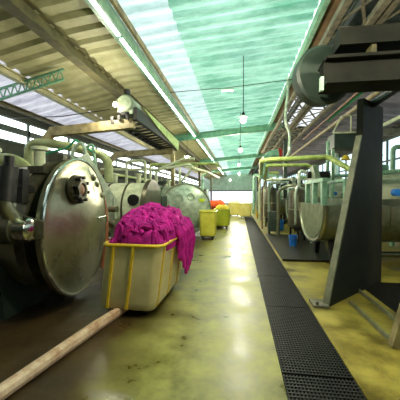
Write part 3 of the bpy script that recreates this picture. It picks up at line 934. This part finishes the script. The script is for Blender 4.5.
# gangway platform with long pale rail
t = thing('gangway', 'dark green raised gangway with pale rail behind the gantry', 'gangway', (3.6, 9.6, 3.0))
MB().box(3.05, 4.15, 9.6, 10.3, 3.08, 3.55).build('deck_girder', M['dgreen'], t, bevel=0.01)
MB().box(3.02, 4.18, 9.56, 9.6, 3.53, 3.58).bar((4.12, 9.6, 3.56), (4.12, 4.5, 3.56), 0.07, 0.09).build('rail', M['cream'], t)
MB().bar((4.05, 9.62, 3.5), (3.9, 9.62, 0), 0.09, 0.09).build('post', M['cream'], t)
MB().bar((3.1, 9.9, 3.1), (3.1, 9.9, 0), 0.09, 0.09).build('post', M['mint'], t)
MB().bar((3.55, 9.6, 3.55), (3.55, 9.6, 4.12), 0.03, 0.04).bar((3.0, 9.6, 3.55), (3.25, 9.6, 4.08), 0.03, 0.04).bar((3.25, 9.6, 4.08), (4.1, 9.6, 4.14), 0.03, 0.04).build('guard_rail', M['cream'], t)


# longitudinal lattice trays and pipes, right overhead
def lattice(x0, x1, z0, z1, y0, y1, label, step=1.3, m='dust'):
    t = thing('lattice_truss', label, 'truss', ((x0 + x1) / 2, y0, z0))
    MB().bar((x0, y0, z0), (x0, y1, z0), 0.12, 0.12).build('chord', M[m], t)
    MB().bar((x1, y0, z1), (x1, y1, z1), 0.12, 0.12).build('chord', M[m], t)
    g = MB()
    yy = y0; k = 0
    while yy < y1:
        a, b = ((x0, z0), (x1, z1))
        g.bar((a[0], yy, a[1]), (b[0], yy + step, b[1]), 0.05, 0.04)
        g.bar((b[0], yy, b[1]), (a[0], yy + step, a[1]), 0.035, 0.035)
        g.bar((a[0], yy, a[1]), (b[0], yy, b[1]), 0.035, 0.035)
        yy += step
    g.build('lacing', M['dust'], t)
    return t


lattice(1.78, 2.38, 4.80, 4.75, 4.5, 22, 'dusty lattice truss running away beside the brown boarding')
lattice(2.56, 3.18, 4.78, 4.70, 4.5, 22, 'dusty lattice truss right of the first, nearer the green pipe')
t = thing('cross_truss', 'short green lattice truss high at the left under the white roof sheets', 'truss', (-6.2, 6.9, 4.1))
MB().bar((-7.3, 6.9, 3.98), (-4.6, 6.9, 4.62), 0.05, 0.05).bar((-7.3, 6.9, 4.28), (-4.6, 6.9, 4.88), 0.05, 0.05).build('chord', M['beamgreen'], t)
g = MB()
for k in range(12):
    x0_ = -7.3 + k * 0.225
    zz = lambda x: 3.98 + (x + 7.3) * 0.237
    g.bar((x0_, 6.9, zz(x0_)), (x0_ + 0.11, 6.9, zz(x0_) + 0.31), 0.025, 0.025).bar((x0_ + 0.11, 6.9, zz(x0_) + 0.31), (x0_ + 0.225, 6.9, zz(x0_ + 0.225)), 0.025, 0.025)
g.build('lacing', M['beamgreen'], t)
pipe('overhead_pipe', [(3.42, 3.5, 4.45), (3.42, 11.5, 4.45)], 0.06, M['green'], 'bright green straight pipe high on the right', bend=0)
pipe('overhead_pipe', [(3.26, 3.5, 4.4), (3.26, 15, 4.4)], 0.035, M['rust'], 'thin rusty pipe just left of the bright green one', bend=0)
pipe('overhead_pipe', [(3.72, 3.5, 4.35), (3.72, 22, 4.35)], 0.07, M['tan'], 'tan straight pipe right of the bright green one', bend=0)
pipe('green_valve_pipe', [(3.15, 6.0, 4.3), (3.15, 6.0, 3.95)], 0.06, M['green'], 'short bright green stub hanging beside the gantry head', bend=0)
pipe('conduit', [(3.15, 5.9, 3.93), (4.4, 5.9, 3.93), (6.5, 6.4, 4.0)], 0.03, M['dgreen'], 'dark green conduit reaching right from the gantry head', bend=0.1)
struct(MB().box(4.7, XR, 13.0, 13.2, 4.1, 4.4), 'trim_%d' % n, M['dust']); n += 1

t = thing('duct_elbow', 'pale green duct elbow with red mouth above the right machines', 'duct', (1.2, 13.0, 2.6))
MB().sweep([(1.12, 13.0, 2.3), (1.15, 13.0, 2.95), (1.35, 13.0, 3.3), (1.75, 13.0, 3.38)], [0.2, 0.22, 0.24, 0.24], 18, 0.3).build('elbow', M['mint'], t)
MB().lathe((1.75, 13.0, 3.38), (1, 0, 0.05), [(0, 0.25), (0.14, 0.25), (0.14, 0.2)], 18).build('mouth', M['red'], t)
MB().bar((1.0, 13.0, 2.5), (0.85, 13.0, 1.9), 0.06, 0.06).bar((1.25, 13.0, 2.5), (1.1, 13.0, 1.9), 0.06, 0.06).bar((1.05, 13, 1.95), (1.05, 13, 0), 0.07, 0.07).build('strut', M['rust'], t)
pipe('downpipe', [(1.62, 9.8, 5.5), (1.62, 9.8, 4.95), (1.58, 9.8, 4.6), (1.55, 9.8, 4.35), (1.55, 9.8, 3.95), (1.7, 9.9, 3.7), (1.7, 9.9, 3.0), (1.6, 10.0, 2.85)], 0.05, M['pale'], 'pale green rainwater pipe bending down by the roof edge', bend=0.15)

# lime pipe gate over the machines
pipe('steam_pipe', [(0.96, 12.7, 2.5), (0.72, 9.2, 2.66), (2.75, 9.2, 2.74), (3.3, 8.6, 2.2), (3.3, 8.6, 1.9)], 0.08, M['lime'], 'thick yellow-green pipe spanning level over the right machines', bend=0.15)
pipe('steam_pipe', [(1.12, 12.7, 2.25), (1.0, 10.2, 2.6), (2.4, 10.2, 2.6), (2.6, 10.2, 2.4), (2.6, 10.2, 0)], 0.06, M['lime'], 'thinner yellow-green pipe behind and below the thick one', bend=0.15)
pipe('steam_pipe', [(1.3, 14.6, 0), (1.3, 14.6, 2.3), (5.0, 14.6, 2.4), (5.0, 14.6, 0)], 0.07, M['cream'], 'cream pipe at knee of the duct elbow leading right', bend=0.15)
pipe('steam_pipe', [(2.2, 10.6, 2.2), (6.2, 10.6, 2.3), (6.2, 10.6, 0)], 0.06, M['mint'], 'mint level pipe behind the nearest U-shaped machine', bend=0.15)
pipe('steam_pipe', [(1.25, 17.5, 0), (1.25, 17.5, 2.9), (2.4, 17.5, 2.9)], 0.08, M['lime'], 'far upright lime pipe beside the grating', bend=0.15)


# ------------------------------------------------------------------ U-shaped winch machines on the right
def winch(x, y, label, scale=1.0):
    t = thing('winch_machine', label, 'dye machine', (x, y, 0), 'U-shaped machines along the right side')
    hw = 1.15

    def U(s, dz=0, zt=1.34):
        pts = []
        for k in range(25):
            a = PI + PI * k / 24
            pts.append((hw * s * math.cos(a), 1.20 + dz + 0.74 * s * math.sin(a)))
        return [(-hw * s, zt)] + pts + [(hw * s, zt)]
    L = 3.4
    out = [Vector((x, y + a, b)) for a, b in U(1.0)]
    tank = MB().prism(out, (L, 0, 0)).build('tank', M['steel_g'], t)
    face = [Vector((x - 0.02, y + a, b)) for a, b in U(0.9)]
    MB().sweep([Vector((x, y + a, b)) for a, b in U(1.0)], 0.05, 8).build('end_rim', M['steel'], tank)
    MB().prism(face, (0.03, 0, 0)).build('end_plate', M['steel_g'], tank)
    # hood barrel
    MB().lathe((x + 0.9, y, 1.62), (1, 0, 0), [(0, 0.2), (0.0, 0.42), (0.05, 0.46), (L - 1.0, 0.46), (L - 0.9, 0.40)], 32).build('hood', M['cream'], t)
    MB().box(x + 0.55, x + L, y - 0.85, y + 0.85, 1.34, 1.46).build('cover', M['steel_g'], t, bevel=0.01)
    # window frame at the aisle end
    f = MB()
    for yy in (-0.82, -0.1, 0.62):
        f.box(x + 0.02, x + 0.12, y + yy, y + yy + 0.12, 1.30, 1.86)
    f.box(x + 0.02, x + 0.12, y - 0.86, y + 0.80, 1.84, 1.92)
    f.box(x + 0.48, x + 0.56, y - 0.82, y - 0.70, 1.34, 1.84).box(x + 0.48, x + 0.56, y - 0.82, y + 0.76, 1.84, 1.90)
    f.build('window_frame', M['mint'], t, smooth=False)
    MB().prism([(x + 0.06, y - 0.15, 1.92), (x + 0.06, y + 0.65, 1.92), (x + 0.06, y + 0.42, 2.25), (x + 0.06, y + 0.12, 2.3)], (0.12, 0, 0)).build('bearing_bracket', M['motor'], t, smooth=False)
    MB().cyl((x - 0.04, y + 0.3, 2.06), (x + 0.5, y + 0.3, 2.06), 0.09, seg=18).build('shaft', M['black'], t)
    for k in range(5):
        MB().box(x + 0.62 + k * 0.2, x + 0.70 + k * 0.2, y - 1.18, y - 1.13, 0.95, 1.32).build('stiffener', M['steel'], t)
    for xx in (x + 0.3, x + L - 0.4):
        for sy in (-1, 1):
            MB().bar((xx, y + sy * 0.5, 0.62), (xx, y + sy * 0.65, 0), 0.1, 0.1).build('leg', M['black'], t)
    MB().sweep([(x + 0.4, y, 0.5), (x + 0.4, y, 0.2), (x + 0.9, y, 0.15), (x + 2.4, y, 0.15)], 0.07, 12, 0.15).build('outlet', M['steel'], t)
    MB().cyl((x + 1.3, y - 1.12, 1.60), (x + 1.3, y - 1.25, 1.60), 0.07).build('valve', M['blue'], t)
    MB().box(x + 1.55, x + 2.1, y - 1.3, y - 1.12, 0.95, 1.62).build('control_box', M['black'], t, bevel=0.01)
    MB().sweep([(x + 1.1, y - 0.5, 1.7), (x + 1.1, y - 0.9, 2.0), (x + 1.7, y - 0.9, 2.05), (x + 2.3, y - 0.7, 1.8)], 0.05, 10, 0.12).build('feed_pipe', M['mint'], t)
    MB().lathe((x + 0.62, y - 0.6, 1.46), (0, 0, 1), [(0, 0.07), (0.12, 0.07), (0.12, 0.10), (0.16, 0.10)], 14).build('filler_cap', M['steel'], t)
    return t


w0 = winch(1.75, 7.15, 'U-ended steel dye machine with cream hood just behind the gantry leg')
dup(w0, (2.1, 11.8, 0), 'U-ended dye machine second from the gantry, behind the blue buckets')
dup(w0, (2.1, 16.0, 0), 'U-ended dye machine third from the gantry along the right side')
dup(w0, (2.0, 20.5, 0), 'U-ended dye machine fourth from the gantry, beside the cream-yellow cart')
dup(w0, (2.0, 26.0, 0), 'U-ended dye machine smallest and farthest down on the right')
dup(w0, (6.2, 7.7, 0), 'cream hooded machine standing by the right wall behind the gantry')

# upright tanks between the machines
for (x, y_, r_, h_, mm, lb) in ((1.95, 9.75, 0.30, 1.75, 'steel_d', 'dull upright cylinder tank left of the nearest U-ended machine'),
                                (1.55, 13.9, 0.34, 1.9, 'steel_d', 'grey upright tank beneath the duct elbow'),
                                (1.5, 18.3, 0.4, 1.8, 'motor', 'grey green upright tank near the end of the grating')):
    t = thing('upright_tank', lb, 'tank', (x, y_, 0))
    MB().lathe((x, y_, 0.35), (0, 0, 1), [(0, 0.05), (0.15, r_), (h_ - 0.5, r_), (h_ - 0.38, r_ * 0.8), (h_ - 0.3, 0.02)], 28).build('shell', M[mm], t)
    MB().lathe((x, y_, h_ * 0.6), (0, 0, 1), [(0, r_), (0, r_ + 0.03), (0.05, r_ + 0.03), (0.05, r_)], 28).build('band', M['steel'], t)
    for k in range(3):
        a = k * 2 * PI / 3 + 0.4
        MB().bar((x + r_ * 0.8 * math.cos(a), y_ + r_ * 0.8 * math.sin(a), 0.6), (x + r_ * 0.9 * math.cos(a), y_ + r_ * 0.9 * math.sin(a), 0), 0.06, 0.06).build('leg', M['black'], t)
    MB().sweep([(x - r_ * 0.5, y_ - r_, 0.6), (x - r_ * 0.5, y_ - r_ - 0.12, 0.6), (x - r_ * 0.5, y_ - r_ - 0.12, 1.6), (x, y_ - r_ * 0.2, h_ + 0.15), (x, y_, h_)], 0.035, 8, 0.1).build('side_pipe', M['pale'], t)
    MB().cyl((x, y_, h_ + 0.0), (x, y_, h_ + 0.25), 0.06).lathe((x, y_, h_ + 0.22), (0, 0, 1), [(0, 0.15), (0.03, 0.15)], 16).build('top_valve', M['black'], t)

# panels / pumps
for (x, y_, w_, h_, mm, lb) in ((1.45, 15.2, 0.5, 1.5, 'steel_d', 'dull steel control box with pink rag right of the far cart'),
                                (1.35, 11.2, 0.4, 0.9, 'dgreen', 'low dark green pump box beside the grating'),
                                (3.2, 13.4, 0.6, 2.1, 'pale', 'pale tall cabinet among the right machines'),
                                (5.6, 9.6, 0.9, 1.9, 'steel_d', 'dull cabinet behind the gantry near the right wall')):
    t = thing('control_box', lb, 'cabinet', (x, y_, 0))
    MB().box(x - w_ / 2, x + w_ / 2, y_, y_ + 0.4, 0.12, h_).build('body', M[mm], t, bevel=0.02)
    for s in (-1, 1):
        MB().box(x + s * w_ * 0.4 - 0.03, x + s * w_ * 0.4 + 0.03, y_ + 0.05, y_ + 0.35, 0, 0.13).build('leg', M['black'], t)
    MB().box(x - w_ / 2 + 0.05, x + w_ / 2 - 0.05, y_ - 0.02, y_ + 0.01, 0.3, h_ - 0.1).build('door', M[mm], t, bevel=0.005)
tag(MB().loft([[(Vector((1.33 + 0.13 * s * math.cos(a) + 0.02 * math.sin(3 * a), 15.13 + 0.10 * s * math.sin(a), 1.5 + z_))) for a in [2 * PI * k / 14 for k in range(14)]] for (s, z_) in ((1.0, 0.0), (0.9, 0.08), (0.5, 0.14), (0.1, 0.16))]).build('rag', M['pink']), 'pink rag lying on the dull steel control box', 'rag')

# yellow dome on the machine and small coloured items
t = thing('hard_hat', 'yellow hard hat hooked on the gangway post behind the gantry', 'helmet', (3.35, 9.5, 2.7))
MB().lathe((3.33, 9.42, 2.66), (0, 0, 1), [(0, 0.15), (0.0, 0.12), (0.05, 0.12), (0.10, 0.10), (0.14, 0.06), (0.155, 0.002)], 20).build('shell', M['yellow'], t)
MB().lathe((3.33, 9.40, 2.655), (0, 0, 1), [(0, 0.16), (0.012, 0.155)], 20).build('brim', M['yellow'], t)


def bucket(x, y, r, h, m, label):
    t = thing('bucket', label, 'bucket', (x, y, 0), 'plastic buckets on the right floor')
    MB().lathe((x, y, 0), (0, 0, 1), [(0, r * 0.78), (h, r), (h, r * 0.93), (0.03, r * 0.72)], 24).build('pail', m, t)
    MB().sweep([Vector((x + r * math.cos(a), y + 0.0, h - 0.02 - r * 0.7 * math.sin(a))) + Vector((0, -r - 0.012, 0)) * math.sin(a) for a in [PI * k / 12 for k in range(13)]], 0.008, 6).build('handle', M['chrome'], t)
    return t


bucket(2.14, 5.75, 0.12, 0.42, M['blue'], 'blue bucket at the foot of the dark gantry leg')
bucket(1.90, 5.45, 0.10, 0.26, M['red'], 'small red bucket partly behind the gantry leg edge')
bucket(1.78, 12.7, 0.2, 0.45, M['blue'], 'blue bucket farther off beside the end of the dark floor patch')
bucket(1.62, 8.75, 0.13, 0.34, M['blue'], 'blue bucket under the nearest U-ended machine')
bucket(1.30, 20.0, 0.15, 0.6, M['yellow'], 'yellow bucket right of the cream-yellow cart')
# more pipework among the right machines
for pts, r_, m_, lb in [
    ([(1.35, 13.08, 0), (1.35, 13.08, 2.1), (2.6, 13.08, 2.15), (2.6, 13.08, 0)], 0.05, 'pale', 'pale thin level pipe under the duct elbow'),
    ([(2.85, 9.6, 0), (2.85, 9.6, 3.3)], 0.05, 'mint', 'mint upright pipe just left of the gangway'),
    ([(2.3, 9.3, 0), (2.3, 9.3, 2.2), (1.9, 9.3, 2.35), (1.9, 9.3, 1.8)], 0.05, 'pale', 'pale hooked pipe over the upright cylinder tank'),
    ([(1.75, 13.3, 0), (1.75, 13.3, 2.0), (1.95, 13.3, 2.2), (2.8, 13.3, 2.2), (2.8, 13.3, 0)], 0.06, 'dgreen', 'dark green pipe before the third U-ended machine'),
    ([(4.6, 9.2, 0), (4.6, 9.2, 3.0), (7.4, 9.4, 3.0), (7.4, 9.4, 0)], 0.07, 'mint', 'mint pipe portal right behind the gantry leg'),
    ([(5.2, 8.9, 0), (5.2, 8.9, 2.7)], 0.05, 'green', 'bright green upright pipe seen right of the gantry leg'),
    ([(1.2, 16.9, 0), (1.2, 16.9, 2.5), (1.95, 16.9, 2.6), (1.95, 16.9, 0)], 0.06, 'cream', 'cream pipe gate past the third U-ended machine'),
    ([(1.15, 22.6, 0), (1.15, 22.6, 3.1), (3.0, 22.6, 3.1), (3.0, 22.6, 0)], 0.09, 'mint', 'mint pipe gate far down the right side'),
    ([(1.45, 10.7, 0), (1.45, 10.7, 1.7), (1.75, 10.6, 1.9), (2.4, 10.5, 1.9), (2.4, 10.5, 0)], 0.06, 'steel', 'bare steel pipe bow between the first two U-ended machines'),
]:
    pipe('process_pipe', pts, r_, M[m_], lb, bend=0.15, flanges=[(Vector(pts[0]) * 0.6 + Vector(pts[1]) * 0.4, Vector(pts[1]) - Vector(pts[0]))])
for (x, y_, z, lb) in ((3.2, 7.15, 2.08, 'dark valve cluster on top of the nearest machine hood'), (3.5, 11.8, 2.08, 'dark valve cluster on the second machine hood'),):
    t = thing('valve_cluster', lb, 'valve', (x, y_, z))
    MB().cyl((x - 0.25, y_, z + 0.10), (x + 0.25, y_, z + 0.10), 0.09).build('valve_body', M['mint'], t)
    MB().cyl((x, y_, z + 0.12), (x, y_, z + 0.4), 0.025).build('stem', M['steel'], t)
    MB().sweep(ring_pts((x, y_, z + 0.4), (0, 0, 1), 0.13, 24), 0.018, 6, closed=True).bar((x - 0.13, y_, z + 0.4), (x + 0.13, y_, z + 0.4), 0.02, 0.02).build('handwheel', M['black'], t)
print('objects', len(bpy.data.objects))
